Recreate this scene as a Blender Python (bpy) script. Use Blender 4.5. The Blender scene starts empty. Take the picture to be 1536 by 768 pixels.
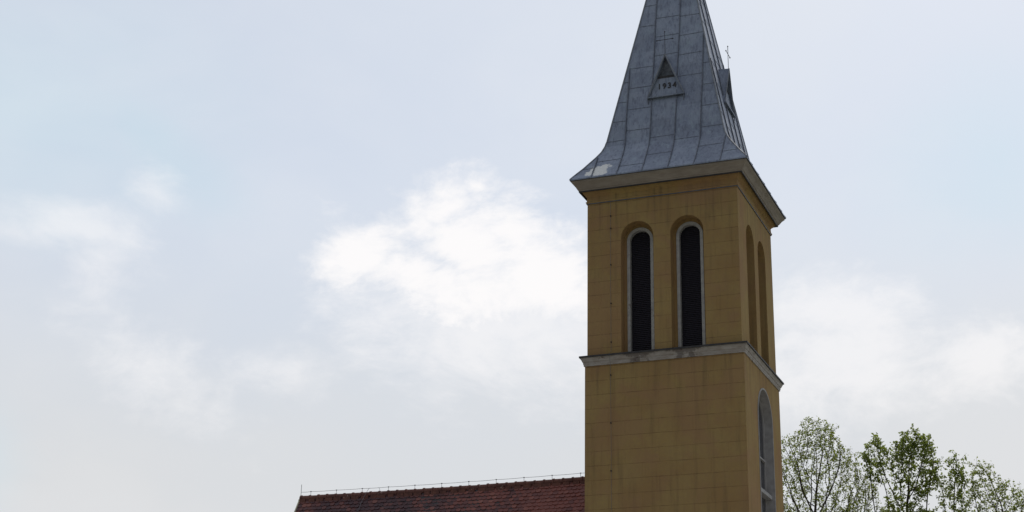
import bpy, bmesh, math, random
from mathutils import Vector, Matrix
from mathutils.geometry import tessellate_polygon

scene = bpy.context.scene
COL = scene.collection

# ------------------------------------------------------------------ camera
def look_axes(yaw, pitch, roll):
    f = Vector((math.sin(yaw) * math.cos(pitch), math.cos(yaw) * math.cos(pitch), math.sin(pitch)))
    r = Vector((math.cos(yaw), -math.sin(yaw), 0.0))
    u = r.cross(f)
    return f, r * math.cos(roll) + u * math.sin(roll), -r * math.sin(roll) + u * math.cos(roll)

cam_data = bpy.data.cameras.new('camera')
cam = bpy.data.objects.new('camera', cam_data)
COL.objects.link(cam)
f_, r_, u_ = look_axes(-0.3482, 0.3449, 0.0068)
m = Matrix.Identity(4)
for i in range(3):
    m[i][0], m[i][1], m[i][2] = r_[i], u_[i], -f_[i]
m.translation = Vector((13.2736, -48.2875, 1.6))
cam.matrix_world = m
cam_data.sensor_width = 36
cam_data.lens = 2390.2 / 1536 * 36
cam_data.shift_x = -76.26 / 1536
cam_data.clip_end = 6000
scene.camera = cam

# ------------------------------------------------------------------ light
SUN_AZ, SUN_EL = math.radians(-3), math.radians(45)      # azimuth from +Y towards +X
sun_dir = Vector((math.sin(SUN_AZ) * math.cos(SUN_EL), math.cos(SUN_AZ) * math.cos(SUN_EL), math.sin(SUN_EL)))
sd = bpy.data.lights.new('sun', 'SUN')
sd.energy = 2.6
sd.angle = math.radians(0.6)
sd.color = (1.0, 0.95, 0.87)
sun = bpy.data.objects.new('sun', sd)
sun.rotation_euler = sun_dir.to_track_quat('Z', 'Y').to_euler()
COL.objects.link(sun)

scene.view_settings.view_transform = 'Standard'
scene.view_settings.look = 'None'
scene.view_settings.exposure = 0.11
scene.view_settings.gamma = 1.0

# ------------------------------------------------------------------ node helpers
class NT:
    def __init__(self, tree):
        self.t = tree; self.n = tree.nodes; self.l = tree.links
    def new(self, typ, **kw):
        nd = self.n.new(typ)
        for k, v in kw.items():
            setattr(nd, k, v)
        return nd
    def put(self, sock, v):
        if isinstance(v, bpy.types.NodeSocket): self.l.new(v, sock)
        elif v is not None: sock.default_value = v
    def math(self, op, a, b=None, c=None, clamp=False):
        nd = self.new('ShaderNodeMath', operation=op, use_clamp=clamp)
        self.put(nd.inputs[0], a)
        if b is not None: self.put(nd.inputs[1], b)
        if c is not None: self.put(nd.inputs[2], c)
        return nd.outputs[0]
    def vmath(self, op, a, b=None):
        nd = self.new('ShaderNodeVectorMath', operation=op)
        self.put(nd.inputs[0], a)
        if b is not None: self.put(nd.inputs[1], b)
        return nd.outputs['Value'] if op in ('DOT_PRODUCT', 'LENGTH') else nd.outputs[0]
    def noise(self, vec, scale, detail=4, rough=0.55, dist=0.0, out=0):
        nd = self.new('ShaderNodeTexNoise')
        self.put(nd.inputs['Vector'], vec)
        nd.inputs['Scale'].default_value = scale; nd.inputs['Detail'].default_value = detail
        nd.inputs['Roughness'].default_value = rough; nd.inputs['Distortion'].default_value = dist
        return nd.outputs[out]
    def mix(self, fac, a, b, mode='MIX'):
        nd = self.new('ShaderNodeMix', data_type='RGBA', blend_type=mode)
        self.put(nd.inputs[0], fac); self.put(nd.inputs[6], a); self.put(nd.inputs[7], b)
        return nd.outputs[2]
    def step(self, v, lo, hi, smooth=True, a=0.0, b=1.0):
        nd = self.new('ShaderNodeMapRange', interpolation_type='SMOOTHSTEP' if smooth else 'LINEAR')
        self.put(nd.inputs[0], v)
        nd.inputs[1].default_value = lo; nd.inputs[2].default_value = hi
        nd.inputs[3].default_value = a; nd.inputs[4].default_value = b
        return nd.outputs[0]
    def scalev(self, vec, s):
        return self.vmath('MULTIPLY', vec, s)

def c4(r, g, b): return (r, g, b, 1.0)

# ------------------------------------------------------------------ world: hazy bright sky with thin cloud
world = bpy.data.worlds.new('World')
scene.world = world
world.use_nodes = True
W = NT(world.node_tree)
W.n.clear()
gen = W.new('ShaderNodeTexCoord').outputs['Generated']
dirv = W.vmath('NORMALIZE', gen)
sky = W.new('ShaderNodeTexSky', sky_type='NISHITA')
sky.sun_disc = False
sky.sun_elevation = SUN_EL
sky.sun_rotation = SUN_AZ
sky.air_density = 1.0; sky.dust_density = 1.0; sky.ozone_density = 1.0
sep = W.new('ShaderNodeSeparateXYZ'); W.l.new(dirv, sep.inputs[0])
az = W.math('ARCTAN2', sep.outputs[0], sep.outputs[1])
el = W.math('ARCSINE', sep.outputs[2])
toward = W.vmath('DOT_PRODUCT', dirv, tuple(sun_dir))
fwd = W.step(toward, -0.6, 0.75, True, 0.36, 1.0)            # thin cloud scatters forward
cl_vec = W.scalev(dirv, (1, 1, 1.7))
warp = W.noise(cl_vec, 5.0, 3, 0.5, 0.0, out=1)
cl_vec2 = W.vmath('ADD', cl_vec, W.scalev(warp, (0.10, 0.10, 0.10)))
n_big = W.noise(cl_vec2, 3.2, 5, 0.55)
n_fine = W.noise(cl_vec2, 24.0, 8, 0.62)
n_mid = W.noise(cl_vec2, 10.0, 6, 0.58)

def puff(a0, e0, ra, re, tilt=0.0):
    """soft ellipse round a heading and an elevation"""
    da = W.math('SUBTRACT', az, a0); de = W.math('SUBTRACT', el, e0)
    c, s = math.cos(tilt), math.sin(tilt)
    x = W.math('ADD', W.math('MULTIPLY', da, c / ra), W.math('MULTIPLY', de, s / ra))
    y = W.math('ADD', W.math('MULTIPLY', da, -s / re), W.math('MULTIPLY', de, c / re))
    d = W.math('SQRT', W.math('ADD', W.math('MULTIPLY', x, x), W.math('MULTIPLY', y, y)))
    return W.math('SUBTRACT', 1.0, d)
def sumup(items):
    r = items[0]
    for i in items[1:]: r = W.math('MAXIMUM', r, i)
    return r

n_wisp = W.noise(cl_vec2, 55.0, 6, 0.65)
rough_edge = W.math('ADD', W.math('MULTIPLY', W.math('SUBTRACT', n_fine, 0.5), 1.9), W.math('MULTIPLY', W.math('SUBTRACT', n_mid, 0.5), 1.3))
rough_edge = W.math('ADD', rough_edge, W.math('MULTIPLY', W.math('SUBTRACT', n_wisp, 0.5), 0.7))
main = sumup([puff(-0.410, 0.350, 0.085, 0.040, -0.10), puff(-0.485, 0.343, 0.045, 0.022, 0.4), puff(-0.365, 0.332, 0.080, 0.030, -0.45),
              puff(-0.428, 0.375, 0.045, 0.026, 0.35), puff(-0.405, 0.387, 0.022, 0.018), puff(-0.438, 0.330, 0.060, 0.030), puff(-0.385, 0.362, 0.045, 0.030, -0.5), puff(-0.410, 0.318, 0.070, 0.028)])
base = sumup([puff(-0.39, 0.300, 0.110, 0.060), puff(-0.43, 0.32, 0.09, 0.05), puff(-0.35, 0.29, 0.09, 0.05)])
right = sumup([puff(-0.175, 0.306, 0.085, 0.026, -0.1), puff(-0.17, 0.275, 0.12, 0.045), puff(-0.08, 0.275, 0.06, 0.03)])
left = sumup([puff(-0.648, 0.312, 0.038, 0.040, -0.4), puff(-0.61, 0.268, 0.07, 0.030, -0.5), puff(-0.617, 0.371, 0.024, 0.016, -0.5), puff(-0.525, 0.268, 0.05, 0.02), puff(-0.66, 0.345, 0.06, 0.02)])
m_main = W.step(W.math('ADD', main, rough_edge), -0.12, 0.85)
m_base = W.step(W.math('ADD', base, rough_edge), -0.2, 1.1)
m_right = W.step(W.math('ADD', right, rough_edge), -0.15, 1.0)
m_left = W.step(W.math('ADD', left, rough_edge), -0.15, 1.3)
bright = W.math('MAXIMUM', W.math('MULTIPLY', m_main, 0.88), W.math('MULTIPLY', m_base, 0.55))
bright = W.math('MAXIMUM', bright, W.math('MULTIPLY', m_right, 0.55))
bright = W.math('MAXIMUM', bright, W.math('MULTIPLY', m_left, 0.46))
cover = W.step(n_big, 0.42, 0.68)
low = W.step(el, 0.19, 0.40, True, 1.0, 0.0)
veil = W.math('ADD', 0.80, W.math('MULTIPLY', low, 0.18))
veil = W.math('ADD', veil, W.math('MULTIPLY', W.math('SUBTRACT', n_big, 0.5), 0.40), clamp=True)
veil_col = W.mix(low, c4(6.45, 6.95, 7.70), c4(6.55, 6.68, 6.85))
# thinner cover: paler cyan far left and far right
thin = sumup([puff(-0.72, 0.41, 0.20, 0.10), puff(-0.62, 0.40, 0.10, 0.04, -0.6), puff(-0.06, 0.39, 0.10, 0.08), puff(-0.72, 0.20, 0.06, 0.06)])
thin = W.step(W.math('ADD', thin, W.math('MULTIPLY', W.math('SUBTRACT', n_mid, 0.5), 0.9)), -0.1, 1.1)
veil_col = W.mix(W.math('MULTIPLY', thin, 0.75), veil_col, c4(5.7, 6.95, 7.65))
col = W.mix(veil, sky.outputs[0], W.mix(1.0, veil_col, fwd, 'MULTIPLY'))
cloud_col = W.mix(1.0, c4(9.45, 9.22, 9.15), fwd, 'MULTIPLY')
generic = W.math('MULTIPLY', cover, 0.10)
col = W.mix(generic, col, cloud_col)
col = W.mix(bright, col, cloud_col)
bg = W.new('ShaderNodeBackground'); bg.inputs['Strength'].default_value = 0.1
W.l.new(col, bg.inputs['Color'])
wo = W.new('ShaderNodeOutputWorld'); W.l.new(bg.outputs[0], wo.inputs[0])

# ------------------------------------------------------------------ materials
def material(name):
    mt = bpy.data.materials.new(name); mt.use_nodes = True
    t = NT(mt.node_tree); t.n.clear()
    b = t.new('ShaderNodeBsdfPrincipled'); o = t.new('ShaderNodeOutputMaterial')
    t.l.new(b.outputs[0], o.inputs[0])
    return mt, t, b
def bump(t, b, h, strength=0.3, dist=0.02):
    nd = t.new('ShaderNodeBump'); nd.inputs['Strength'].default_value = strength; nd.inputs['Distance'].default_value = dist
    t.l.new(h, nd.inputs['Height']); t.l.new(nd.outputs[0], b.inputs['Normal'])

def plaster(name, courses=True, phase=(0.0, 0.0), height=0.4505, base=((0.305, 0.188, 0.075), (0.345, 0.238, 0.092))):
    mt, t, b = material(name)
    uv = t.new('ShaderNodeTexCoord').outputs['UV']
    obj = t.new('ShaderNodeTexCoord').outputs['Object']
    n1 = t.noise(obj, 0.9, 5, 0.6); n2 = t.noise(obj, 9.0, 6, 0.65)
    streak = t.noise(t.scalev(obj, (3.5, 3.5, 0.25)), 1.6, 5, 0.6)
    col = t.mix(t.step(n1, 0.3, 0.7), c4(*base[0]), c4(*base[1]))
    col = t.mix(t.step(n2, 0.35, 0.75, True, 0.0, 0.35), col, c4(0.25, 0.155, 0.09))
    col = t.mix(t.step(streak, 0.48, 0.76, True, 0.0, 0.55), col, c4(0.17, 0.115, 0.055))
    # run-off stains hanging below the two ledges, and rosy patches where the wash has worn
    sz = t.new('ShaderNodeSeparateXYZ'); t.l.new(obj, sz.inputs[0])
    drip = t.noise(t.scalev(obj, (2.6, 2.6, 0.10)), 2.5, 5, 0.65)
    below = t.math('MAXIMUM', t.step(sz.outputs[2], 13.6, 15.3, True, 0, 1), t.step(sz.outputs[2], 19.9, 20.9, True, 0, 1))
    below = t.math('MULTIPLY', below, t.math('SUBTRACT', 1.0, t.math('MULTIPLY', t.step(sz.outputs[2], 15.32, 15.40, True, 0, 1), t.step(sz.outputs[2], 19.5, 19.9, True, 1, 0))))
    col = t.mix(t.math('MULTIPLY', t.step(drip, 0.50, 0.66), t.math('MULTIPLY', below, 0.38)), col, c4(0.12, 0.085, 0.050))
    rosy = t.noise(obj, 0.55, 4, 0.6, 0.6)
    col = t.mix(t.step(rosy, 0.48, 0.62, True, 0.0, 0.45), col, c4(0.31, 0.175, 0.095))
    h = t.math('MULTIPLY', n2, 0.3)
    if courses:
        mp = t.new('ShaderNodeMapping'); t.l.new(uv, mp.inputs[0])
        mp.inputs['Location'].default_value = (phase[0], phase[1], 0)
        br = t.new('ShaderNodeTexBrick'); t.l.new(mp.outputs[0], br.inputs['Vector'])
        br.inputs['Scale'].default_value = 1.0; br.inputs['Mortar Size'].default_value = 0.011
        br.inputs['Mortar Smooth'].default_value = 0.3; br.inputs['Brick Width'].default_value = 1.08; br.inputs['Row Height'].default_value = height
        br.inputs['Bias'].default_value = 0.0
        br.inputs['Color1'].default_value = c4(0.3, 0.3, 0.3); br.inputs['Color2'].default_value = c4(0.7, 0.7, 0.7)
        sepc = t.new('ShaderNodeSeparateColor'); t.l.new(br.outputs['Color'], sepc.inputs[0])
        col = t.mix(t.math('MULTIPLY', sepc.outputs[0], 0.22), col, c4(0.27, 0.19, 0.10))
        # horizontal joints read stronger than the shallow upright ones
        sp = t.new('ShaderNodeSeparateXYZ'); t.l.new(mp.outputs[0], sp.inputs[0])
        fr = t.math('FRACT', t.math('DIVIDE', sp.outputs[1], height))
        hor = t.math('ADD', t.step(fr, 0.0, 0.045, False, 1, 0), t.step(fr, 0.955, 1.0, False, 0, 1))
        worn = t.step(t.noise(obj, 2.2, 4, 0.7), 0.36, 0.62)
        line = t.math('MULTIPLY', br.outputs['Fac'], t.math('ADD', 0.25, t.math('MULTIPLY', hor, 0.75)))
        line = t.math('MULTIPLY', line, t.math('ADD', 0.25, t.math('MULTIPLY', worn, 0.75)))
        col = t.mix(t.math('MULTIPLY', line, 0.52), col, c4(0.075, 0.042, 0.03))
        h = t.math('SUBTRACT', h, t.math('MULTIPLY', br.outputs['Fac'], 0.8))
    t.l.new(col, b.inputs['Base Color'])
    b.inputs['Roughness'].default_value = 0.92
    b.inputs['Specular IOR Level'].default_value = 0.2
    bump(t, b, h, 0.5, 0.015)
    return mt

def simple(name, ca, cb, scale=4.0, rough=0.8, metal=0.0, spec=0.3, chip=None, bmp=0.3, stretch=(1, 1, 1)):
    mt, t, b = material(name)
    obj = t.new('ShaderNodeTexCoord').outputs['Object']
    v = t.scalev(obj, stretch)
    n = t.noise(v, scale, 6, 0.62)
    col = t.mix(t.step(n, 0.32, 0.68), c4(*ca), c4(*cb))
    if chip:
        n3 = t.noise(obj, 5.5, 7, 0.72, 0.4)
        col = t.mix(t.step(n3, 0.60, 0.66, True, 0.0, 0.9), col, c4(*chip))
    t.l.new(col, b.inputs['Base Color'])
    b.inputs['Roughness'].default_value = rough; b.inputs['Metallic'].default_value = metal
    b.inputs['Specular IOR Level'].default_value = spec
    bump(t, b, n, bmp, 0.01)
    return mt

M_WALL_LOW = plaster('ochre_plaster_lower', True, (0.17, 0.074), 0.4505)
M_WALL_UP = plaster('ochre_plaster_upper', True, (0.42, -0.355 + 0.0), 0.443)
M_PLAIN = plaster('ochre_plaster_plain', False)
M_REVEAL = plaster('red_brown_reveal', False, base=((0.320, 0.195, 0.082), (0.355, 0.235, 0.098)))
M_JAMB = simple('grey_render', (0.30, 0.285, 0.285), (0.39, 0.375, 0.375), 5, 0.9)
M_WHITE = simple('dull_white_paint', (0.33, 0.32, 0.32), (0.44, 0.43, 0.41), 6, 0.75, chip=(0.2, 0.16, 0.13))
M_GREYBAND = simple('grey_cornice_paint', (0.245, 0.205, 0.175), (0.310, 0.265, 0.225), 3.0, 0.85, stretch=(0.7, 0.7, 2.5))
M_STRING = simple('flaking_cornice_paint', (0.30, 0.26, 0.23), (0.40, 0.37, 0.35), 4, 0.85, chip=(0.12, 0.075, 0.055), stretch=(1, 1, 3))
def dirt_under_windows(mt):
    t = NT(mt.node_tree)
    b = [n for n in t.n if n.type == 'BSDF_PRINCIPLED'][0]
    src = b.inputs['Base Color'].links[0].from_socket
    obj = t.new('ShaderNodeTexCoord').outputs['Object']
    sp = t.new('ShaderNodeSeparateXYZ'); t.l.new(obj, sp.inputs[0])
    ax_ = t.math('ABSOLUTE', t.math('SUBTRACT', t.math('ABSOLUTE', sp.outputs[0]), 0.75))
    near = t.step(ax_, 0.15, 0.75, True, 0.28, 0.0)
    hi = t.step(sp.outputs[2], 15.40, 15.56, True, 0.0, 0.16)
    n = t.noise(obj, 4.5, 6, 0.7)
    f = t.step(t.math('ADD', n, t.math('ADD', near, t.math('MULTIPLY', hi, 1.0))), 0.72, 0.82, True, 0.0, 0.6)
    col = t.mix(f, src, c4(0.07, 0.052, 0.050))
    t.l.new(col, b.inputs['Base Color'])
dirt_under_windows(M_STRING)
M_DARKMETAL = simple('dark_flashing', (0.035, 0.033, 0.036), (0.06, 0.055, 0.055), 5, 0.6, 0.2)
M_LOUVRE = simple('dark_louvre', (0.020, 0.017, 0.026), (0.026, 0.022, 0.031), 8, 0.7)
M_IRON = simple('weathered_iron', (0.03, 0.03, 0.035), (0.06, 0.055, 0.055), 20, 0.6, 0.4)
M_WIRE = simple('galvanised_wire', (0.16, 0.16, 0.17), (0.22, 0.22, 0.23), 20, 0.5, 0.6)
M_VERGE = simple('cream_verge', (0.45, 0.42, 0.26), (0.55, 0.52, 0.36), 6, 0.7)
M_BARK = simple('bark', (0.045, 0.038, 0.032), (0.085, 0.072, 0.062), 14, 0.95, spec=0.1)
M_NAVEWALL = plaster('nave_plaster', False)

def metal_sheet(name):
    mt, t, b = material(name)
    obj = t.new('ShaderNodeTexCoord').outputs['Object']
    n1 = t.noise(obj, 1.4, 6, 0.62)
    n2 = t.noise(t.scalev(obj, (5, 5, 1.0)), 2.4, 6, 0.7, 0.5)
    n3 = t.noise(obj, 14.0, 5, 0.7)
    isl = t.new('ShaderNodeNewGeometry').outputs['Random Per Island']
    col = t.mix(t.step(n1, 0.3, 0.7), c4(0.195, 0.225, 0.295), c4(0.285, 0.315, 0.390))
    # every sheet has weathered a little differently
    pz = t.new('ShaderNodeSeparateXYZ'); t.l.new(obj, pz.inputs[0])
    lateral = t.math('ADD', pz.outputs[0], t.math('MULTIPLY', pz.outputs[1], 0.02))
    ci = t.math('FLOOR', t.math('DIVIDE', t.math('ADD', lateral, 0.50), 0.86)); cz = t.math('FLOOR', t.math('DIVIDE', t.math('ADD', pz.outputs[2], t.math('MULTIPLY', ci, 0.4)), 0.82))
    cv = t.new('ShaderNodeCombineXYZ'); t.l.new(ci, cv.inputs[0]); t.l.new(cz, cv.inputs[1])
    wn = t.new('ShaderNodeTexWhiteNoise'); t.l.new(cv.outputs[0], wn.inputs[0])
    col = t.mix(t.math('MULTIPLY', wn.outputs[0], 0.45), col, c4(0.125, 0.142, 0.195))
    col = t.mix(t.step(n2, 0.46, 0.70, True, 0.0, 0.6), col, c4(0.070, 0.075, 0.115))
    col = t.mix(t.step(n3, 0.60, 0.75, True, 0.0, 0.5), col, c4(0.36, 0.36, 0.35))
    n4 = t.noise(t.scalev(obj, (1.6, 1.6, 0.8)), 2.2, 6, 0.7, 0.8)
    col = t.mix(t.step(n4, 0.50, 0.68, True, 0.0, 0.65), col, c4(0.27, 0.32, 0.38))
    col = t.mix(t.step(n4, 0.30, 0.42, True, 0.55, 0.0), col, c4(0.075, 0.085, 0.13))
    # sun glints painted in as pale patches low on the front left corner
    gp = t.math('SUBTRACT', 1.0, t.vmath('LENGTH', t.vmath('MULTIPLY', t.vmath('SUBTRACT', obj, (-2.05, -2.75, 21.85)), (1.5, 1.0, 1.9))))
    pm = t.step(t.math('ADD', gp, t.math('MULTIPLY', t.math('SUBTRACT', t.noise(obj, 3.4, 3, 0.5), 0.5), 1.6)), 0.42, 0.58)
    col = t.mix(t.math('MULTIPLY', pm, 0.9), col, c4(0.68, 0.66, 0.62))
    t.l.new(col, b.inputs['Base Color'])
    b.inputs['Metallic'].default_value = 0.35
    t.l.new(t.step(n1, 0.2, 0.8, True, 0.42, 0.62), b.inputs['Roughness'])
    bump(t, b, t.math('ADD', t.math('MULTIPLY', n1, 1.0), t.math('MULTIPLY', n2, 0.25)), 0.5, 0.10)
    return mt
M_ZINC = metal_sheet('aged_zinc_sheet')
M_SEAM = simple('zinc_seam', (0.11, 0.118, 0.15), (0.17, 0.18, 0.215), 6, 0.55, 0.4)
M_LAP = simple('zinc_lap', (0.095, 0.10, 0.13), (0.20, 0.215, 0.25), 9, 0.6, 0.3)
M_SEAMPALE = simple('zinc_hip_seam', (0.19, 0.20, 0.23), (0.27, 0.28, 0.31), 6, 0.75, 0.0)

def tile_mat():
    mt, t, b = material('clay_roof_tile')
    obj = t.new('ShaderNodeTexCoord').outputs['Object']
    isl = t.new('ShaderNodeNewGeometry').outputs['Random Per Island']
    big = t.noise(obj, 0.45, 4, 0.6)
    sx_ = t.new('ShaderNodeSeparateXYZ'); t.l.new(obj, sx_.inputs[0])
    age = t.step(sx_.outputs[0], -12.5, -3.5, True, -0.12, 0.22)
    fac = t.math('ADD', t.math('ADD', t.math('MULTIPLY', isl, 0.34), t.math('MULTIPLY', big, 0.75)), age)
    col = t.mix(t.step(fac, 0.25, 0.9), c4(0.048, 0.014, 0.018), c4(0.215, 0.055, 0.036))
    col = t.mix(t.step(isl, 0.90, 0.99, True, 0, 0.4), col, c4(0.28, 0.10, 0.07))
    spots = t.noise(obj, 22, 4, 0.7)
    col = t.mix(t.step(spots, 0.58, 0.7, True, 0, 0.3), col, c4(0.06, 0.05, 0.045))
    t.l.new(col, b.inputs['Base Color'])
    b.inputs['Roughness'].default_value = 0.55
    b.inputs['Specular IOR Level'].default_value = 0.4
    bump(t, b, spots, 0.3, 0.006)
    return mt
M_TILE = tile_mat()
M_RIDGE = simple('ridge_tile_clay', (0.095, 0.042, 0.036), (0.17, 0.072, 0.055), 5, 0.85, chip=(0.33, 0.23, 0.20))

def glass_mat():
    mt, t, b = material('dark_window_glass')
    obj = t.new('ShaderNodeTexCoord').outputs['Object']
    n = t.noise(obj, 2.0, 3)
    t.l.new(t.mix(n, c4(0.03, 0.032, 0.04), c4(0.06, 0.06, 0.07)), b.inputs['Base Color'])
    b.inputs['Roughness'].default_value = 0.18
    bump(t, b, n, 0.1, 0.02)
    return mt
M_GLASS = glass_mat()

def leaf_mat(name, ca, cb):
    mt, t, b = material(name)
    isl = t.new('ShaderNodeNewGeometry').outputs['Random Per Island']
    col = t.mix(isl, c4(*ca), c4(*cb))
    t.l.new(col, b.inputs['Base Color']); b.inputs['Roughness'].default_value = 0.55
    tr = t.new('ShaderNodeBsdfTranslucent'); t.l.new(t.mix(0.5, col, c4(0.36, 0.44, 0.07)), tr.inputs[0])
    ms = t.new('ShaderNodeMixShader'); ms.inputs[0].default_value = 0.5
    out = [n for n in t.n if n.type == 'OUTPUT_MATERIAL'][0]
    t.l.new(b.outputs[0], ms.inputs[1]); t.l.new(tr.outputs[0], ms.inputs[2]); t.l.new(ms.outputs[0], out.inputs[0])
    return mt
M_LEAF = leaf_mat('spring_leaf', (0.140, 0.170, 0.032), (0.210, 0.235, 0.058))
M_LEAFDARK = leaf_mat('deep_green_leaf', (0.105, 0.145, 0.026), (0.175, 0.210, 0.045))
M_LEAFPALE = leaf_mat('yellowish_young_leaf', (0.170, 0.185, 0.060), (0.230, 0.230, 0.090))

def ground_mat():
    mt, t, b = material('meadow_ground')
    obj = t.new('ShaderNodeTexCoord').outputs['Object']
    n = t.noise(obj, 0.15, 6, 0.6); n2 = t.noise(obj, 6, 5, 0.7)
    col = t.mix(t.step(n, 0.35, 0.65), c4(0.05, 0.075, 0.025), c4(0.085, 0.10, 0.04))
    col = t.mix(t.step(n2, 0.4, 0.7, True, 0, 0.5), col, c4(0.04, 0.055, 0.02))
    t.l.new(col, b.inputs['Base Color']); b.inputs['Roughness'].default_value = 0.95
    bump(t, b, n2, 0.6, 0.05)
    return mt

# ------------------------------------------------------------------ mesh helper
class MB:
    def __init__(self):
        self.v = []; self.f = []; self.uv = []; self.mi = []; self.mats = []
    def mat(self, mt):
        if mt not in self.mats: self.mats.append(mt)
        return self.mats.index(mt)
    def face(self, pts, mt, uvs=None):
        i = len(self.v); self.v += [tuple(p) for p in pts]
        self.f.append(tuple(range(i, i + len(pts)))); self.uv.append(uvs or [(p[0], p[2]) for p in pts]); self.mi.append(self.mat(mt))
    def indexed(self, vs, fs, mt):
        i = len(self.v); self.v += [tuple(p) for p in vs]; k = self.mat(mt)
        for f in fs:
            self.f.append(tuple(i + j for j in f)); self.uv.append([(vs[j][0], vs[j][2]) for j in f]); self.mi.append(k)
    def box(self, lo, hi, mt):
        x0, y0, z0 = lo; x1, y1, z1 = hi
        vs = [(x0,y0,z0),(x1,y0,z0),(x1,y1,z0),(x0,y1,z0),(x0,y0,z1),(x1,y0,z1),(x1,y1,z1),(x0,y1,z1)]
        self.indexed(vs, [(0,3,2,1),(4,5,6,7),(0,1,5,4),(1,2,6,5),(2,3,7,6),(3,0,4,7)], mt)
    def tube(self, pts, rads, mt, n=6, caps=True):
        vs = []; fs = []
        pts = [Vector(p) for p in pts]
        ref = Vector((0.31, 0.22, 0.93)).normalized()
        for i, p in enumerate(pts):
            d = (pts[min(i + 1, len(pts) - 1)] - pts[max(i - 1, 0)]).normalized()
            s = d.cross(ref)
            if s.length < 1e-3: s = d.cross(Vector((1, 0, 0)))
            s.normalize(); q = d.cross(s)
            r = rads[i] if isinstance(rads, (list, tuple)) else rads
            for k in range(n):
                a = 2 * math.pi * k / n
                vs.append(p + (s * math.cos(a) + q * math.sin(a)) * r)
        for i in range(len(pts) - 1):
            for k in range(n):
                fs.append((i*n+k, i*n+(k+1)%n, (i+1)*n+(k+1)%n, (i+1)*n+k))
        if caps:
            fs.append(tuple(range(n))[::-1]); fs.append(tuple((len(pts)-1)*n + k for k in range(n)))
        self.indexed(vs, fs, mt)
    def build(self, name, parent=None, smooth=False):
        me = bpy.data.meshes.new(name)
        me.from_pydata(self.v, [], self.f)
        for mt in self.mats: me.materials.append(mt)
        me.polygons.foreach_set('material_index', self.mi)
        uvl = me.uv_layers.new(name='UVMap')
        flat = [c for fu in self.uv for uv in fu for c in uv]
        uvl.data.foreach_set('uv', flat)
        if smooth: me.polygons.foreach_set('use_smooth', [True] * len(me.polygons))
        me.validate(); me.update()
        ob = bpy.data.objects.new(name, me); COL.objects.link(ob)
        if parent: ob.parent = parent
        return ob

def recalc(ob):
    bm = bmesh.new(); bm.from_mesh(ob.data)
    bmesh.ops.remove_doubles(bm, verts=bm.verts, dist=1e-5)
    bmesh.ops.recalc_face_normals(bm, faces=bm.faces)
    bm.to_mesh(ob.data); bm.free()

# ------------------------------------------------------------------ ground
g = MB()
N = 64; rad = [0, 30, 90, 300, 1000, 3000]
ring = lambda r, k: (r * math.cos(2*math.pi*k/N), r * math.sin(2*math.pi*k/N), 0.0)
for i in range(1, len(rad)):
    for k in range(N):
        if i == 1: g.face([(0,0,0), ring(rad[1],k), ring(rad[1],k+1)], ground_mat() if not g.mats else g.mats[0])
        else: g.face([ring(rad[i-1],k), ring(rad[i],k), ring(rad[i],k+1), ring(rad[i-1],k+1)], g.mats[0])
gr = g.build('ground'); recalc(gr); gr['kind'] = 'structure'

M_BOUNCE = simple('pale_bounce_ground', (0.27, 0.255, 0.23), (0.36, 0.34, 0.31), 3.0, 0.95, bmp=0.6)  # unseen pale paving, added to bounce light up under the cornice
pv = MB()
pv.face([(-34, -40, 0.004), (26, -40, 0.004), (26, 9, 0.004), (-34, 9, 0.004)], M_BOUNCE)
pv_ = pv.build('bounce_paving'); pv_['kind'] = 'structure'

# ------------------------------------------------------------------ church
church = bpy.data.objects.new('church', None); COL.objects.link(church)
church['label'] = 'ochre church with grey metal spire on its tower and red tiled nave roof'
church['category'] = 'church'

A = 2.5                       # half width of the belfry along x
Y0, Y1 = -2.5, 2.266          # front and back of the belfry
Z_STRING, Z_CORN, Z_EAVE = 15.578, 15.300, 21.548
LOW = 0.06

def rect(o, z): return [(-A-o, Y0-o, z), (A+o, Y0-o, z), (A+o, Y1+o, z), (-A-o, Y1+o, z)]
def loft(mb, prof, mt):
    for (o0, z0), (o1, z1) in zip(prof[:-1], prof[1:]):
        r0, r1 = rect(o0, z0), rect(o1, z1)
        for k in range(4):
            mb.face([r0[k], r0[(k+1)%4], r1[(k+1)%4], r1[k]], mt)

# faces of the tower: origin + along(s) + outward
YC = (Y0 + Y1) / 2
def face_frame(which, off):
    if which == 'front': return lambda s, z, d=0.0: (s, Y0 - off + d, z)
    if which == 'right': return lambda s, z, d=0.0: (A + off - d, YC + s, z)
    if which == 'back':  return lambda s, z, d=0.0: (-s, Y1 + off - d, z)
    return lambda s, z, d=0.0: (-A - off + d, YC - s, z)
def half_of(which, off): return (A if which in ('front', 'back') else (Y1 - Y0) / 2) + off

def arch(c, hw, z0, zs, n=18):
    pts = [(c - hw, z0), (c + hw, z0)]
    for i in range(n + 1):
        a = math.pi * i / n
        pts.append((c + hw * math.cos(a), zs + hw * math.sin(a)))
    return pts[0:2] + pts[2:]
def tess(mb, fr, loops, d, mt, ush=0.0):
    flat = [p for l in loops for p in l]
    tris = tessellate_polygon([[Vector((p[0], p[1], 0)) for p in l] for l in loops])
    for t in tris:
        mb.face([fr(flat[i][0], flat[i][1], d) for i in t], mt, [(flat[i][0] + ush, flat[i][1]) for i in t])
def reveal(mb, fr, loop, d0, d1, mt, skip_first=False):
    n = len(loop)
    for i in range(n):
        if skip_first and i == 0: continue
        p, q = loop[i], loop[(i + 1) % n]
        mb.face([fr(p[0], p[1], d0), fr(q[0], q[1], d0), fr(q[0], q[1], d1), fr(p[0], p[1], d1)], mt, [(p[0], p[1]), (q[0], q[1]), (q[0], q[1]+.1), (p[0], p[1]+.1)])

def centered(fr): return fr

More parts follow.
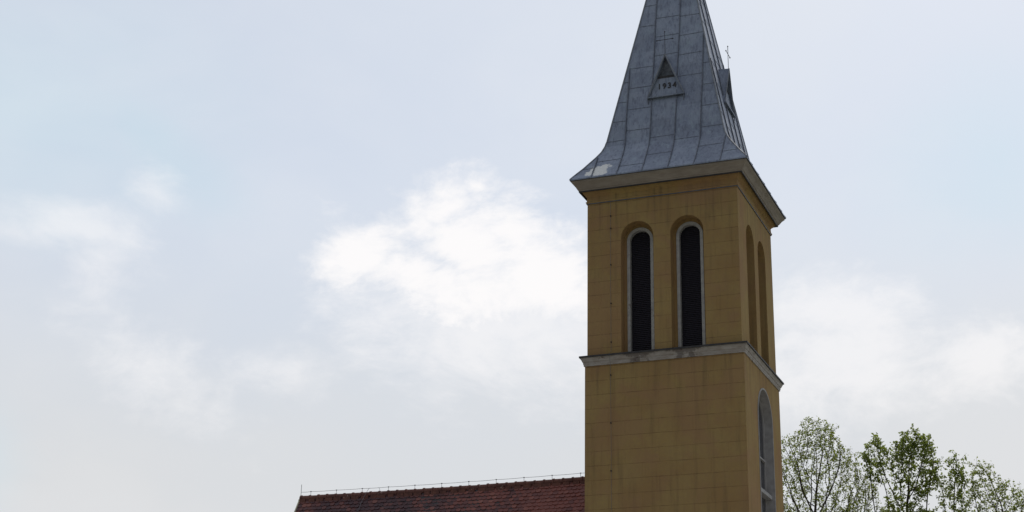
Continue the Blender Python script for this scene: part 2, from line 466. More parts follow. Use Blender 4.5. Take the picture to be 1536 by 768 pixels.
DEP = 0.36
windows = []
wall = MB()
for w in ('front', 'right', 'back', 'left'):
    fr = face_frame(w, 0.0); h = half_of(w, 0.0)
    loops = [[(-h, Z_STRING - 0.02), (h, Z_STRING - 0.02), (h, Z_EAVE - 0.30), (-h, Z_EAVE - 0.30)]]
    sc = 0.825 if w in ('front', 'back') else 0.80
    for c in (-sc, sc):
        loops.append(arch(c, 0.545, 15.66, 19.46))
        windows.append((fr, c))
    tess(wall, fr, loops, 0.0, M_WALL_UP if w in ('front', 'back') else M_PLAIN)
    for l in loops[1:]:
        reveal(wall, fr, l, 0.0, DEP, M_REVEAL)
        c = (l[0][0] + l[1][0]) / 2
        tess(wall, fr, [l, arch(c, 0.44, 15.66 + 0.004, 19.46)], DEP, M_REVEAL)
up = wall.build('belfry_wall', church); recalc(up)

for fr, c in windows:
    fm = MB()
    o, i_ = arch(c, 0.44, 15.664, 19.46), arch(c, 0.343, 15.70, 19.46)
    tess(fm, fr, [o, i_], DEP - 0.03, M_WHITE)
    reveal(fm, fr, o, DEP - 0.03, DEP + 0.10, M_WHITE)
    reveal(fm, fr, i_, DEP - 0.03, DEP + 0.14, M_WHITE)
    win = fm.build('belfry_window', church)
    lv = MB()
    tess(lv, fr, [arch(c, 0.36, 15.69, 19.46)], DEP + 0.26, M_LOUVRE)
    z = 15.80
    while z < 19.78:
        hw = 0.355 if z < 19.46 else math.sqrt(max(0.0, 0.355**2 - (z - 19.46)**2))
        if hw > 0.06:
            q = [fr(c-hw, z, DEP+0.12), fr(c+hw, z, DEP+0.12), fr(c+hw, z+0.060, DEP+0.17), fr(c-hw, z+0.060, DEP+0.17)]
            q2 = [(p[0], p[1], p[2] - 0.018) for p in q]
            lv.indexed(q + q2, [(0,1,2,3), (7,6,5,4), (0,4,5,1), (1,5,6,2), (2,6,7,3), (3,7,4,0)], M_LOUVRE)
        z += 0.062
    lv.build('louvre', win)

# lower stage of the tower
wl = MB()
low_win = []
for w in ('front', 'right', 'back', 'left'):
    fr = face_frame(w, LOW); h = half_of(w, LOW)
    loops = [[(-h, 0.0), (h, 0.0), (h, Z_CORN - 0.02), (-h, Z_CORN - 0.02)]]
    if w == 'right': loops.append(arch(0.167, 0.98, 8.2, 13.76, 26)); low_win.append(fr)
    tess(wl, fr, loops, 0.0, M_WALL_LOW if w in ('front', 'back') else M_PLAIN)
    for l in loops[1:]: reveal(wl, fr, l, 0.0, 0.30, M_JAMB)
lw = wl.build('tower_wall', church); recalc(lw)
for fr in low_win:
    c = 0.167
    fm = MB()
    # thin raised lip round the opening, then the set-back frame
    o1, o2 = arch(c, 1.03, 8.15, 13.76, 26), arch(c, 0.978, 8.2, 13.76, 26)
    tess(fm, fr, [o1, o2], -0.02, M_JAMB); reveal(fm, fr, o1, -0.02, 0.02, M_JAMB); reveal(fm, fr, o2, -0.02, 0.02, M_JAMB)
    a, b_ = arch(c, 0.978, 8.2, 13.76, 26), arch(c, 0.87, 8.32, 13.76, 26)
    tess(fm, fr, [a, b_], 0.25, M_JAMB); reveal(fm, fr, b_, 0.25, 0.31, M_JAMB)
    def bar(s0, s1, z0, z1, d0=0.22, d1=0.33):
        P = [fr(s0,z0,d0), fr(s1,z0,d0), fr(s1,z1,d0), fr(s0,z1,d0), fr(s0,z0,d1), fr(s1,z0,d1), fr(s1,z1,d1), fr(s0,z1,d1)]
        fm.indexed(P, [(0,1,2,3),(7,6,5,4),(0,4,5,1),(1,5,6,2),(2,6,7,3),(3,7,4,0)], M_JAMB)
    bar(c-0.035, c+0.035, 8.3, 14.6)
    for z in (9.9, 12.6): bar(c-0.86, c+0.86, z, z+0.05)
    bar(c-0.95, c+0.95, 11.42, 11.54, 0.08, 0.33)
    wn = fm.build('arched_window', church)
    gl = MB(); tess(gl, fr, [arch(c, 0.88, 8.3, 13.76, 26)], 0.29, M_GLASS); gl.build('pane', wn)

# string course between the stages
sc_ = MB()
loft(sc_, [(LOW - 0.02, 15.285), (LOW + 0.030, 15.285), (LOW + 0.034, 15.325), (0.105, 15.345), (0.110, 15.405), (0.128, 15.412), (0.150, 15.470), (0.172, 15.500), (0.174, 15.548)], M_STRING)
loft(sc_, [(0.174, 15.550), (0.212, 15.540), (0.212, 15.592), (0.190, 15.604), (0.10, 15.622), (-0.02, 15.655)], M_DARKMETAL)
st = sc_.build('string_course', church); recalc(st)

# small moulding, frieze and eaves cornice
co = MB()
loft(co, [(-0.02, 20.800), (0.030, 20.802), (0.048, 20.826), (0.048, 20.848), (0.020, 20.870)], M_PLAIN)
loft(co, [(0.020, 20.872), (0.012, 21.02), (0.03, 21.045), (0.045, 21.06), (0.09, 21.10), (0.135, 21.165), (0.150, 21.185), (0.152, 21.225)], M_PLAIN)
loft(co, [(0.153, 21.226), (0.185, 21.226), (0.187, 21.192), (0.235, 21.190), (0.240, 21.225), (0.262, 21.235), (0.29, 21.285), (0.345, 21.37), (0.410, 21.44), (0.425, 21.455), (0.425, 21.505)], M_GREYBAND)
loft(co, [(0.188, 21.188), (0.190, 21.150), (0.226, 21.152), (0.230, 21.186)], M_DARKMETAL)  # dark bead in place of a shadow gap, for the dirty joint line
loft(co, [(0.004, 20.780), (0.030, 20.778), (0.034, 20.799), (0.004, 20.799)], M_SEAM)  # dark bead drawing the line under the small moulding
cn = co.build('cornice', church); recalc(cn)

# ---- spire
ZA = 33.4976
PROF = []   # (halfx, yfront, yback, z)
def add_ring(hx, yf, yb, z): PROF.append((hx, yf, yb, z))
add_ring(2.965, -2.965, 2.731, 21.505)
add_ring(2.965, -2.965, 2.731, 21.548)
add_ring(2.62, -2.61, 2.42, 22.01)
add_ring(2.285, -2.28, 2.20, 22.50)
add_ring(2.14, -2.135, 2.10, 22.74)
add_ring(2.053, -2.053, 2.03, 22.94)
add_ring(1.993, -1.993, 1.985, 23.16)
def hs(z): return 2.0199 * (ZA - z) / (ZA - 23.0215)
z = 23.8
while z < ZA - 0.4:
    add_ring(hs(z), -hs(z), hs(z), z); z += 0.8
add_ring(0.05, -0.05, 0.05, ZA - 0.2)
def at_z(z):
    for p, q in zip(PROF[:-1], PROF[1:]):
        if p[3] <= z <= q[3]:
            t = (z - p[3]) / max(1e-6, q[3] - p[3])
            return [p[k] + (q[k] - p[k]) * t for k in range(3)]
    return list(PROF[-1][:3])
sp = MB()
random.seed(5)
def ringpts(i):
    hx, yf, yb, z = PROF[i]; return [(-hx, yf, z), (hx, yf, z), (hx, yb, z), (-hx, yb, z)]
for i in range(len(PROF) - 1):
    a, b_ = ringpts(i), ringpts(i + 1)
    for k in range(4): sp.face([a[k], a[(k+1)%4], b_[(k+1)%4], b_[k]], M_ZINC)
sp.face(ringpts(len(PROF) - 1), M_ZINC)
# underside lip of the eaves sheet
e0 = ringpts(0); e1 = rect(0.41, 21.5)
for k in range(4): sp.face([e0[k], e0[(k+1)%4], e1[(k+1)%4], e1[k]], M_DARKMETAL)
spire = sp.build('spire', church); recalc(spire)

seams = MB()
def surf(side, s, z, out=0.0):
    hx, yf, yb = at_z(z)
    if side == 0: return Vector((s, yf - out, z + out * 0.3))
    if side == 1: return Vector((hx + out, s, z + out * 0.3))
    if side == 2: return Vector((s, yb + out, z + out * 0.3))
    return Vector((-hx - out, s, z + out * 0.3))
def width_at(side, z):
    hx, yf, yb = at_z(z)
    return (-hx, hx) if side in (0, 2) else (yf, yb)
zs = [21.50, 21.55, 21.8, 22.01, 22.25, 22.50, 22.62, 22.74, 22.84, 22.94, 23.05, 23.16, 23.5] + [24 + 0.5 * i for i in range(19)]
SEAMS = [-0.07 - 0.43 * 5, -0.07 - 0.43 * 3 + 0.01, -0.50, 0.36, 1.23, 2.09]
def seam_strip(side, s, ww=0.014, out0=0.034, mt=M_SEAM):
    rows = []
    for z in zs:
        out = 0.016 if z < 21.6 else out0
        lo, hi = width_at(side, z)
        if not (lo + 0.02 < s < hi - 0.02): continue
        wob = 0.006 * math.sin(z * 2.3 + s * 5)
        rows.append([surf(side, s - ww + wob, z, -0.01), surf(side, s - ww + wob, z, out), surf(side, s + ww + wob, z, out), surf(side, s + ww + wob, z, -0.01)])
    for a, b_ in zip(rows[:-1], rows[1:]):
        for k in range(3):
            seams.face([a[k], a[k+1], b_[k+1], b_[k]], mt)
    if rows:
        seams.face(rows[0], mt); seams.face(rows[-1], mt)
def lap(side, s0, s1, z, mt=None):
    mt = M_LAP
    n = 3; tilt = random.uniform(-0.02, 0.02)
    for i in range(n):
        a, b_ = s0 + (s1 - s0) * i / n, s0 + (s1 - s0) * (i + 1) / n
        za, zb = z + tilt * i / n, z + tilt * (i + 1) / n
        o = 0.008
        P = [surf(side, a, za, -.01), surf(side, b_, zb, -.01), surf(side, b_, zb, o), surf(side, a, za, o),
             surf(side, b_, zb + 0.008, o), surf(side, a, za + 0.008, o), surf(side, b_, zb + 0.02, 0), surf(side, a, za + 0.02, 0)]
        seams.indexed(P, [(0,1,2,3), (3,2,4,5), (5,4,6,7)], mt)
for side in range(4):
    for s in SEAMS: seam_strip(side, s)
    ed = [-3.2] + SEAMS + [3.2]
    for j, (s0, s1) in enumerate(zip(ed[:-1], ed[1:])):
        z = 21.95 + (0.38 if j % 2 else 0.0) + random.uniform(-0.1, 0.1)
        while z < 33:
            lo, hi = width_at(side, z)
            a, b_ = max(s0, lo + 0.01), min(s1, hi - 0.01)
            dormer_zone = side in (0, 1) and 24.6 < z < 26.2 and a < 0.3 and b_ > -0.3
            if b_ - a > 0.12 and not dormer_zone and random.random() > 0.15: lap(side, a, b_, z)
            z += 0.82 + random.uniform(-0.06, 0.06)
# hips
for k, (sx, fy) in enumerate(((-1, 0), (1, 0), (1, 1), (-1, 1))):
    pts = []
    for z in zs:
        hx, yf, yb = at_z(z); pts.append((sx * hx, yb if fy else yf, z))
    seams.tube(pts, 0.026, M_SEAMPALE, 5)
seam_ob = seams.build('sheet_seam', spire)

# ridge knob and cross over the spire's tip, above the frame
kb = MB()
kb.tube([(0,0,ZA-0.25),(0,0,ZA-0.1),(0,0,ZA+0.05),(0,0,ZA+0.18),(0,0,ZA+0.31),(0,0,ZA+0.36)], [0.07,0.08,0.19,0.25,0.19,0.03], M_SEAMPALE, 14)
kb.tube([(0,0,ZA+0.3),(0,0,ZA+2.0)], 0.03, M_IRON, 8); kb.tube([(-0.45,0,ZA+1.5),(0.45,0,ZA+1.5)], 0.03, M_IRON, 8)
kb.build('finial', spire, True)

# ---- dormer gables on the front and right faces
def dormer(side):
    # local frame: s along the face, d outward from the tower axis, z up
    if side == 0: L = lambda s, d, z: Vector((s, -d, z))
    elif side == 1: L = lambda s, d, z: Vector((d, s, z))
    elif side == 2: L = lambda s, d, z: Vector((-s, d, z))
    else: L = lambda s, d, z: Vector((-d, -s, z))
    zb_, zt = 24.66, 26.20
    db = hs(zb_) + 0.045; dt = db + 0.02         # the gable stands upright, the spire leans back
    hw = 0.645
    ds = hs(zt)
    mb = MB()
    # two sloping roof plates from ridge down to the foot, with thickness
    for sg in (-1, 1):
        tipo, tipi = L(0, dt, zt), L(0, ds - 0.02, zt + 0.03)
        foo, foi = L(sg*hw, db, zb_), L(sg*hw, hs(zb_) - 0.02, zb_)
        din = 0.045
        tipo2, tipi2 = L(0, dt, zt - 0.085), L(0, ds - 0.1, zt - 0.085)
        foo2, foi2 = L(sg*(hw - din), db, zb_ + 0.0), L(sg*(hw - din), hs(zb_) - 0.05, zb_)
        mb.indexed([tipo, tipi, foi, foo, tipo2, tipi2, foi2, foo2], [(0,1,2,3), (4,7,6,5), (0,3,7,4), (3,2,6,7)], M_ZINC)
        mb.tube([L(0, dt + 0.008, zt), L(sg*hw, db + 0.008, zb_)], 0.016, M_SEAMPALE, 5)
        # bracket below the foot
        mb.tube([L(sg*(hw-0.03), db - 0.01, zb_ - 0.26), L(sg*(hw-0.03), db + 0.015, zb_ + 0.02)], 0.018, M_SEAM, 5)
    # sill
    mb.box((0,0,0),(0,0,0), M_ZINC) if False else None
    P = [L(-hw, db - 0.1, zb_-0.03), L(hw, db - 0.1, zb_-0.03), L(hw, db + 0.05, zb_-0.03), L(-hw, db + 0.05, zb_-0.03),
         L(-hw, db - 0.1, zb_+0.02), L(hw, db - 0.1, zb_+0.02), L(hw, db + 0.05, zb_+0.012), L(-hw, db + 0.05, zb_+0.012)]
    mb.indexed(P, [(0,3,2,1),(4,5,6,7),(0,1,5,4),(1,2,6,5),(2,3,7,6),(3,0,4,7)], M_ZINC)
    # board that carries the year: leans back a little
    zm = 25.44; dm = db - 0.10
    wm = hw * (zt - zm) / (zt - zb_)
    mb.face([L(-hw+0.02, db - 0.03, zb_+0.01), L(hw-0.02, db - 0.03, zb_+0.01), L(wm-0.02, dm, zm), L(-wm+0.02, dm, zm)], M_ZINC)
    mb.indexed([L(-wm-.01, dm+0.012, zm-0.08), L(wm+.01, dm+0.012, zm-0.08), L(wm+.0, dm + 0.0, zm+0.01), L(-wm+.0, dm, zm+0.01), L(-wm, dm - 0.12, zm), L(wm, dm - 0.12, zm)], [(0,1,2,3), (3,2,5,4)], M_DARKMETAL)
    mb.face([L(-wm, dm - 0.10, zm), L(wm, dm - 0.10, zm), L(0, dm - 0.02, zt - 0.06)], M_LAP)
    ob = mb.build('gable_dormer', spire)
    cr = MB()
    zc = zt - 0.02
    cr.tube([L(0, dt - 0.02, zc), L(0, dt - 0.02, zc + 0.86)], 0.010, M_IRON, 6)
    cr.tube([L(-0.27, dt - 0.02, zc + 0.57), L(0.27, dt - 0.02, zc + 0.57)], 0.010, M_IRON, 6)
    for c in ((-0.28, 0.57), (0.28, 0.57), (0, 0.87)):
        p = L(c[0], dt - 0.02, zc + c[1]); cr.tube([p - Vector((0,0,.03)), p - Vector((0,0,.012)), p + Vector((0,0,.012)), p + Vector((0,0,.03))], [0.005, 0.021, 0.021, 0.005], M_IRON, 6)
    cr.build('dormer_cross', church)
    return L, db, dm, zb_, zm
L, db, dm, zb_, zm = dormer(0)
dormer(1)
# the year in raised figures on the front gable
def figures(txt):
    cu = bpy.data.curves.new('year', 'FONT'); cu.body = txt; cu.size = 0.28; cu.extrude = 0.008; cu.align_x = 'CENTER'; cu.space_character = 1.25; cu.offset = 0.004
    tmp = bpy.data.objects.new('tmp_year', cu); COL.objects.link(tmp)
    bpy.context.view_layer.update()
    me = bpy.data.meshes.new_from_object(tmp.evaluated_get(bpy.context.evaluated_depsgraph_get()))
    bpy.data.objects.remove(tmp)
    return me
me = figures('1934'); me.materials.clear(); me.materials.append(M_DARKMETAL)
yr = bpy.data.objects.new('year_inscription', me); COL.objects.link(yr); yr.parent = church
lean = math.atan2((db - 0.03) - dm, zm - zb_)
t_ = 0.30 / (zm - zb_)
yr.rotation_euler = (math.pi / 2 - lean, 0, 0)
yr.location = (0.03, -((db - 0.03) * (1 - t_) + dm * t_) - 0.012, zb_ + 0.30)

# ---- lightning conductor down the front wall
lc = MB()
cx = -1.70
pts = [(cx, Y0 - 0.055, 20.80), (cx, Y0 - 0.03, 20.75), (cx - 0.01, Y0 - 0.03, 18.0), (cx, Y0 - 0.03, 15.72), (cx, Y0 - 0.215, 15.62), (cx, Y0 - 0.225, 15.52), (cx, Y0 - LOW - 0.04, 15.24), (cx + 0.01, Y0 - LOW - 0.03, 12.0), (cx, Y0 - LOW - 0.03, 0.1)]
lc.tube(pts, 0.005, M_WIRE, 5)
for z in (20.28, 19.85, 18.6, 17.3, 16.02): lc.box((cx-0.013, Y0-0.05, z-0.02), (cx+0.013, Y0+0.01, z+0.02), M_IRON)
for z in (14.93, 13.4, 11.9, 10.4, 8.9, 7.4, 5.9): lc.box((cx-0.013, Y0-LOW-0.05, z-0.02), (cx+0.013, Y0-LOW+0.01, z+0.02), M_IRON)
lc.build('down_conductor', church)

# ---- nave
XL, XR, ZR = -13.80, -2.55, 12.33
HB, PITCH = 4.6, math.radians(59)
ZE = ZR - HB * math.tan(PITCH)
nw = MB()
nave_windows = []
frn = lambda s, z, d=0.0: (s, -HB + 0.35 + d, z)
loops = [[(XL + 0.12, 0), (XR, 0), (XR, ZE + 0.3), (XL + 0.12, ZE + 0.3)]]
for c in (-12.0, -9.3, -6.6, -4.2): loops.append(arch(c, 0.5, 1.4, 3.1))
tess(nw, frn, loops, 0.0, M_NAVEWALL)
for l in loops[1:]:
    reveal(nw, frn, l, 0.0, 0.25, M_NAVEWALL)
yb_ = HB - 0.35
nw.face([(XL+.12, yb_, 0), (XR, yb_, 0), (XR, yb_, ZE+.3), (XL+.12, yb_, ZE+.3)], M_NAVEWALL)
for x in (XL + 0.12, XR + 0.03):
    nw.face([(x, -yb_, 0), (x, yb_, 0), (x, yb_, ZE + 0.5), (x, 0, ZR - 0.12), (x, -yb_, ZE + 0.5)], M_NAVEWALL, [(-yb_,0),(yb_,0),(yb_,ZE),(0,ZR),(-yb_,ZE)])
nw.build('nave_wall', church)
for l in loops[1:]:
    c = (l[0][0] + l[1][0]) / 2
    fm = MB(); tess(fm, frn, [arch(c, 0.5, 1.4, 3.1), arch(c, 0.42, 1.48, 3.1)], 0.2, M_WHITE); reveal(fm, frn, arch(c, 0.42, 1.48, 3.1), 0.2, 0.26, M_WHITE)
    wn = fm.build('nave_window', church)
    gl = MB(); tess(gl, frn, [arch(c, 0.45, 1.45, 3.1)], 0.235, M_GLASS); gl.build('pane', wn)

random.seed(11)
rf = MB()
cs, sn = math.cos(PITCH), math.sin(PITCH)
slope_len = HB / cs
TW, TE = 0.178, 0.150
nx = int((XR - XL) / TW); TWx = (XR - XL) / nx
sag = lambda x: -0.035 * math.sin(math.pi * (x - XL) / (XR - XL))       # the ridge sags a little
for sgn in (-1, 1):
    nrm = Vector((0, sgn * sn, cs)); dn = Vector((0, sgn * cs, -sn))
    base_p = lambda x, t: Vector((x, 0, ZR - 0.03 + sag(x))) + dn * t
    rf.face([base_p(XL, 0), base_p(XR, 0), base_p(XR, slope_len), base_p(XL, slope_len)], M_DARKMETAL)
    rows = int(slope_len / TE)
    for r in range(rows):
        t1 = (r + 1) * TE + 0.03
        t0 = t1 - TE - 0.06
        off = 0.5 * TWx if r % 2 else 0.0
        for c in range(nx + (1 if r % 2 else 0)):
            x0 = XL + c * TWx - off; x1 = x0 + TWx - 0.006
            if x0 < XL: x0 = XL
            if x1 > XR: x1 = XR
            if x1 - x0 < 0.05: continue
            lift = 0.030 + random.uniform(-0.005, 0.010); dt_ = random.uniform(-0.007, 0.007); jt = random.uniform(-.006, .006)
            xm = (x0 + x1) / 2; hw_ = (x1 - x0) / 2
            top = [base_p(x0, t0) + nrm * 0.008, base_p(x1, t0) + nrm * 0.008]
            arc = []
            for q in range(5):
                a = math.pi * q / 4
                arc.append((xm + hw_ * math.cos(a), t1 + dt_ - 0.045 + 0.045 * math.sin(a)))
            low_ = [base_p(x, t) + nrm * (lift + jt * (1 if x > xm else -1)) for x, t in arc]
            und = [p - nrm * 0.016 for p in low_]
            vs = top + low_ + und
            rf.indexed(vs, [(0, 1, 2, 3, 4, 5, 6)] + [(2 + q, 7 + q, 8 + q, 3 + q) for q in range(4)], M_TILE)
roof = rf.build('nave_roof', church)
# ridge tiles: half-round, each with a raised collar
rt = MB()
x = XL - 0.01; n = 34; lt = (XR - XL + 0.01) / n
for i in range(n):
    xa = XL - 0.01 + i * lt; xb = xa + lt - 0.004
    def prof(x, r, dz=0):
        c = Vector((x, 0, ZR - 0.085 + sag(x) + dz))
        return [c + Vector((0, r * math.sin(a) * 1.0, r * math.cos(a) * 1.05)) for a in [(-105 + 210 * k / 8) * math.pi / 180 for k in range(9)]]
    j = random.uniform(-0.006, 0.006)
    secs = [prof(xa, 0.125, j), prof(xa + 0.05, 0.125, j), prof(xa + 0.055, 0.108, j), prof(xb, 0.104, j)]
    for a, b_ in zip(secs[:-1], secs[1:]):
        for k in range(8): rt.face([a[k], a[k+1], b_[k+1], b_[k]], M_RIDGE)
    rt.face(secs[0], M_RIDGE)
    # mortar bedding under each tile
    for sg in (-1, 1):
        y0, z0 = sg * 0.115, ZR - 0.155 + sag(xa)
        w_ = random.uniform(0.6, 0.95) * lt; o = random.uniform(0, lt - w_)
        rt.box((xa + o, min(y0, y0 + sg*0.04), z0 - 0.07 - random.uniform(0, .08)), (xa + o + w_, max(y0, y0 + sg*0.04), z0 + 0.03), M_RIDGE)
rt.build('ridge_tiles', church)
# verge
vg = MB()
for sgn in (-1, 1):
    dn = Vector((0, sgn * cs, -sn)); nrm = Vector((0, sgn * sn, cs))
    a = Vector((XL - 0.05, 0, ZR - 0.06)); b_ = a + dn * slope_len
    P = [a - nrm*0.14, a + nrm*0.035, b_ + nrm*0.035, b_ - nrm*0.14]
    Q = [p + Vector((0.045, 0, 0)) for p in P]
    vg.indexed(P + Q, [(0,1,2,3), (7,6,5,4), (1,5,6,2), (0,4,5,1), (2,6,7,3), (0,3,7,4)], M_VERGE)
vg.build('verge_board', church)
# conductor wire on stands above the ridge
wr = MB()
zt_ = lambda x: ZR + 0.155 + sag(x)
def sagwire(xa, xb, n=4):
    return [(xa + (xb - xa) * k / n, 0, zt_(xa + (xb - xa) * k / n) - 0.008 * math.sin(math.pi * k / n)) for k in range(n + 1)]
stand = [XL + 0.36 + 0.985 * i for i in range(12)]
stand = [s for s in stand if s < XR]
pl = [(XL - 0.02, 0, zt_(XL))]
prev = XL - 0.02
for s in stand + [XR]:
    pl += sagwire(prev, s)[1:]; prev = s
wr.tube(pl, 0.0065, M_WIRE, 5)
for s in stand:
    wr.tube([(s, 0, ZR - 0.0 + sag(s)), (s, 0, zt_(s) + 0.012)], 0.007, M_WIRE, 5)
    wr.box((s - 0.022, -0.012, zt_(s) - 0.01), (s + 0.022, 0.012, zt_(s) + 0.016), M_WIRE)
wr.tube([(XL - 0.02, 0, ZR - 0.14), (XL - 0.02, 0, ZR + 0.42)], 0.009, M_WIRE, 6)
# branch wire bent down over the tiles
xk = XL + 2.65
wr.tube([(xk - 0.02, 0, zt_(xk)), (xk - 0.05, -0.05, ZR + 0.10), (xk - 0.10, -0.14, ZR - 0.06), (xk - 0.16, -0.30, ZR - 0.36), (xk - 0.2, -0.9, ZR - 1.36)], 0.0065, M_WIRE, 5)
wr.tube([(xk + 0.30, 0, zt_(xk) + 0.01), (xk + 0.36, -0.04, ZR + 0.06), (xk + 0.38, -0.1, ZR - 0.03)], 0.0065, M_WIRE, 5)
wr.build('ridge_conductor', church)

# ------------------------------------------------------------------ trees
AX = Vector((0.940, 0.341, 0.0)); DX = Vector((-0.341, 0.940, 0.0))
ORG = Vector((1.51, 12.59, 0.0))

def leaf_cluster(lf, p, n, spread, size, mt, rnd):
    for _ in range(n):
        c = p + Vector((rnd.gauss(0, spread), rnd.gauss(0, spread), rnd.gauss(0, spread)))
        s = size * rnd.uniform(0.6, 1.3)
        a = Vector((rnd.gauss(0, 1), rnd.gauss(0, 1), rnd.gauss(0, 0.8))).normalized()
        b = a.cross(Vector((rnd.gauss(0, 1), rnd.gauss(0, 1), rnd.gauss(0, 1)))).normalized()
        nn = a.cross(b)
        k = nn * s * 0.22
        lf.indexed([c - a*s*0.55, c + b*s*0.34 + k, c + a*s*0.2 + b*s*0.28 + k, c + a*s*0.6, c - b*s*0.30 + k, c + a*s*0.2 - b*s*0.24 + k],
                   [(0, 1, 2, 3), (0, 3, 5, 4)], mt)

import numpy as np
def tree(name, label, s0, d0, fork, lobes, mt, seed, leaf_n=3, leaf_size=0.09, trunk_r=0.2, count=1500, bare=0.0, twigs=0.8):
    """limbs grown towards points scattered in the crown's lobes; lobes: (s, z, rs, rz, depth shift, weight)"""
    rnd = random.Random(seed); rs = np.random.RandomState(seed)
    root = bpy.data.objects.new(name, None); COL.objects.link(root)
    root.location = ORG + AX * s0 + DX * d0
    root['label'] = label; root['category'] = 'tree'; root['group'] = 'trees behind the church'
    P = []
    tot = sum(l[5] * l[2] * l[3] for l in lobes)
    ax, dx = np.array(AX), np.array(DX)
    for (s, z, r_s, r_z, dd, wgt) in lobes:
        k = int(count * wgt * r_s * r_z / tot)
        u = rs.normal(size=(k, 3)); u /= np.linalg.norm(u, axis=1)[:, None]
        rad = rs.uniform(0.25, 1.0, size=(k, 1)) ** (1 / 2.2)
        rad *= 1 + 0.10 * np.sin(u[:, :1] * 5 + seed) * np.cos(u[:, 2:3] * 6)
        u = u * rad
        rdp = min(r_s * 1.0, 1.4)
        P.append(((s - s0) + u[:, :1] * r_s) * ax + (dd + u[:, 1:2] * rdp) * dx + np.hstack([np.zeros((k, 2)), z + u[:, 2:3] * r_z]))
    P = np.vstack(P)
    nodes = [np.array([0, 0, 0.0])]; par = [-1]
    n0 = 12
    for i in range(1, n0 + 1):
        nodes.append(np.array([0.05 * math.sin(i * .8 + seed), 0.05 * math.cos(i * .7), fork * i / n0])); par.append(i - 1)
    STEP, KILL = 0.17, 0.22
    near = np.full(len(P), 1e9); who = np.zeros(len(P), int)
    alive = np.ones(len(P), bool)
    def update(i0):
        for i in range(i0, len(nodes)):
            d = np.linalg.norm(P - nodes[i], axis=1); mkk = d < near
            near[mkk] = d[mkk]; who[mkk] = i
    update(n0 - 3)
    for it in range(110):
        if not alive.any(): break
        idx = np.nonzero(alive)[0]
        acc = {}
        V = P[idx] - np.array([nodes[w] for w in who[idx]])
        V /= np.linalg.norm(V, axis=1)[:, None] + 1e-9
        for w, v, dist in zip(who[idx], V, near[idx]):
            wgt = 1.0 / (0.3 + dist)
            acc.setdefault(int(w), []).append(v * wgt)
        i0 = len(nodes)
        for w, vs in acc.items():
            d = np.sum(vs, axis=0); nn = np.linalg.norm(d)
            if nn < 1e-3: continue
            d = d / nn + np.array([rnd.gauss(0, .13), rnd.gauss(0, .13), 0.10 + rnd.gauss(0, .08)])
            if par[w] >= 0:
                pd = nodes[w] - nodes[par[w]]; d = d + 0.35 * pd / (np.linalg.norm(pd) + 1e-9)
            d /= np.linalg.norm(d)
            nodes.append(nodes[w] + d * STEP * rnd.uniform(.8, 1.2)); par.append(w)
        if len(nodes) == i0 or len(nodes) > 9000: break
        update(i0)
        alive &= near > KILL
    n = len(nodes)
    kids = [[] for _ in range(n)]
    for i in range(1, n): kids[par[i]].append(i)
    area = [0.0] * n; tips_ = [0] * n; hgt = [0] * n
    for i in range(n - 1, -1, -1):
        if not kids[i]: area[i] = 0.0075 ** 2.25; hgt[i] = 0
        else: area[i] = sum(area[k] for k in kids[i]); hgt[i] = 1 + max(hgt[k] for k in kids[i])
    R = [min(a ** (1 / 2.25), trunk_r) for a in area]
    sc = trunk_r / max(R[0], 1e-6)
    wd, lf = MB(), MB()
    V3 = [Vector(tuple(p)) for p in nodes]
    def chain(i, j):
        pts, rr = [V3[i]], [min(R[j] * 1.05, R[i])]
        while True:
            pts.append(V3[j]); rr.append(R[j])
            if not kids[j]: rr[-1] *= 0.5; break
            ks = sorted(kids[j], key=lambda k: -R[k])
            for k in ks[1:]: todo.append((j, k))
            j = ks[0]
        # gentle smoothing
        q = [pts[0]] + [(pts[m-1] + pts[m] * 2 + pts[m+1]) / 4 for m in range(1, len(pts) - 1)] + [pts[-1]]
        wd.tube(q, rr, M_BARK, 8 if rr[0] > 0.06 else (5 if rr[0] > 0.02 else 3), False)
    todo = [(0, kids[0][0])]
    while todo:
        i, j = todo.pop(); chain(i, j)
    for i in range(n):
        if hgt[i] <= 9 and V3[i].z > fork and i > 0:
            # short twigs off the thinner limbs, leaves along them
            dd = (V3[i] - V3[par[i]]).normalized()
            for _ in range(2 if rnd.random() < 0.55 * twigs else 1):
                if rnd.random() > twigs: continue
                sd_ = Vector((rnd.gauss(0, 1), rnd.gauss(0, 1), rnd.gauss(0.2, .8))).normalized()
                e = (dd * 0.6 + sd_ * 0.9).normalized() * rnd.uniform(0.14, 0.34)
                md = V3[i] + e * 0.5 + Vector((0, 0, 0.015))
                wd.tube([V3[i], md, V3[i] + e + Vector((0, 0, 0.04))], [0.006, 0.0045, 0.003], M_BARK, 3, False)
                for q in (0.45, 0.75, 1.0):
                    if rnd.random() > bare:
                        leaf_cluster(lf, V3[i] + e * q, rnd.randint(1, leaf_n), 0.045, leaf_size, mt, rnd)
        if hgt[i] <= 3 and V3[i].z > fork:
            if rnd.random() < bare: continue
            c = rnd.randint(max(1, leaf_n - 1), leaf_n + 1)
            leaf_cluster(lf, V3[i], c, 0.065, leaf_size, mt, rnd)
    wd.build('trunk', root, True); lf.build('crown', root)
    return root

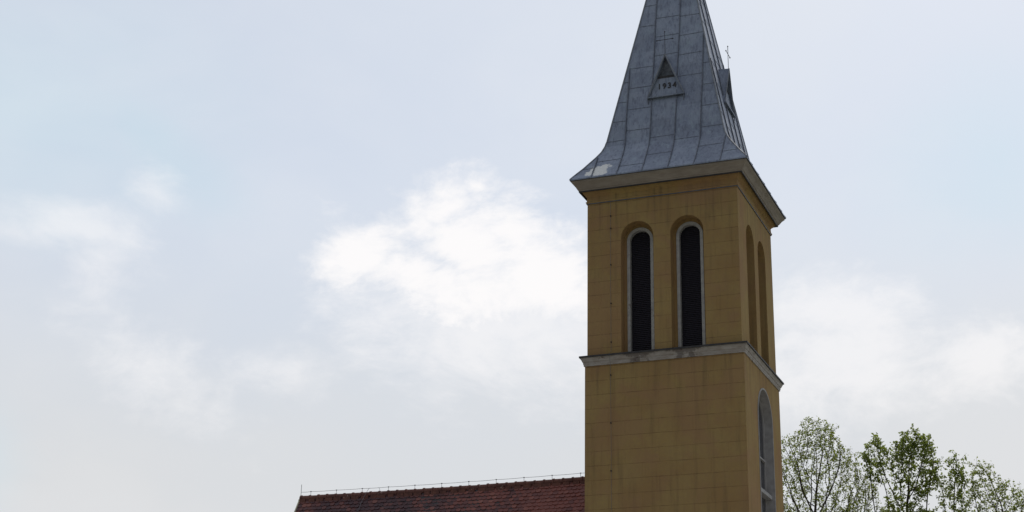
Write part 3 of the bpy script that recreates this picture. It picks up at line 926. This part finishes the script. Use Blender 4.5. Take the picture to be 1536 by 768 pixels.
tree('tall_tree', 'tall thinly leaved tree rising right beside the tower wall', 0.0, 0.0, 8.0,
     [(0.30, 14.95, 1.15, 1.90, 0, 1.2), (-1.05, 14.3, 1.05, 1.75, 0.3, 1.1), (1.3, 14.1, 0.75, 1.6, -0.2, 1), (0.1, 11.9, 2.2, 2.0, 0, 0.5)],
     M_LEAF, 3, leaf_n=3, leaf_size=0.080, count=4200, bare=0.26, twigs=0.9)
tree('slender_tree', 'low yellowish young tree between the tree by the tower and the dense tree', 2.0, 1.0, 7.5,
     [(2.15, 13.7, 0.70, 1.15, 0, 1), (2.1, 11.9, 0.9, 1.5, 0, 0.6)],
     M_LEAFPALE, 8, leaf_n=3, leaf_size=0.070, trunk_r=0.12, count=1100, bare=0.2, twigs=0.95)
tree('broad_tree', 'broad tree with the densest green foliage and a gap between its two lobes', 3.7, 0.2, 8.5,
     [(2.62, 15.15, 0.55, 1.0, 0, 1.3), (4.15, 15.0, 0.95, 1.40, 0, 1.3), (3.45, 13.5, 0.6, 0.8, 0.2, 0.9), (3.6, 12.3, 1.5, 1.4, 0, 0.4)],
     M_LEAFDARK, 21, leaf_n=5, leaf_size=0.100, count=3000, bare=0.08)
tree('narrow_tree', 'narrow columnar tree standing right of the dense broad tree', 5.6, -0.4, 8.5,
     [(5.60, 14.35, 0.38, 1.20, 0, 0.9), (5.25, 13.6, 0.4, 0.9, 0, 0.9), (5.5, 12.2, 0.8, 1.2, 0, 0.5)],
     M_LEAFDARK, 34, leaf_n=5, leaf_size=0.095, trunk_r=0.13, count=850, bare=0.1, twigs=0.95)
tree('open_tree', 'open crowned tree with sparse leaves, rightmost of the trees', 6.9, 0.3, 8.5,
     [(6.75, 14.3, 0.65, 0.95, 0, 1.1), (7.7, 13.7, 0.8, 0.85, 0.2, 1), (6.3, 13.2, 0.5, 0.8, 0, .8), (8.5, 13.2, 0.7, 0.9, 0, 0.8), (7.3, 12.0, 1.5, 1.3, 0, 0.5)],
     M_LEAF, 55, leaf_n=3, leaf_size=0.090, count=2600, bare=0.18)

scene.render.resolution_x, scene.render.resolution_y = 1024, 512
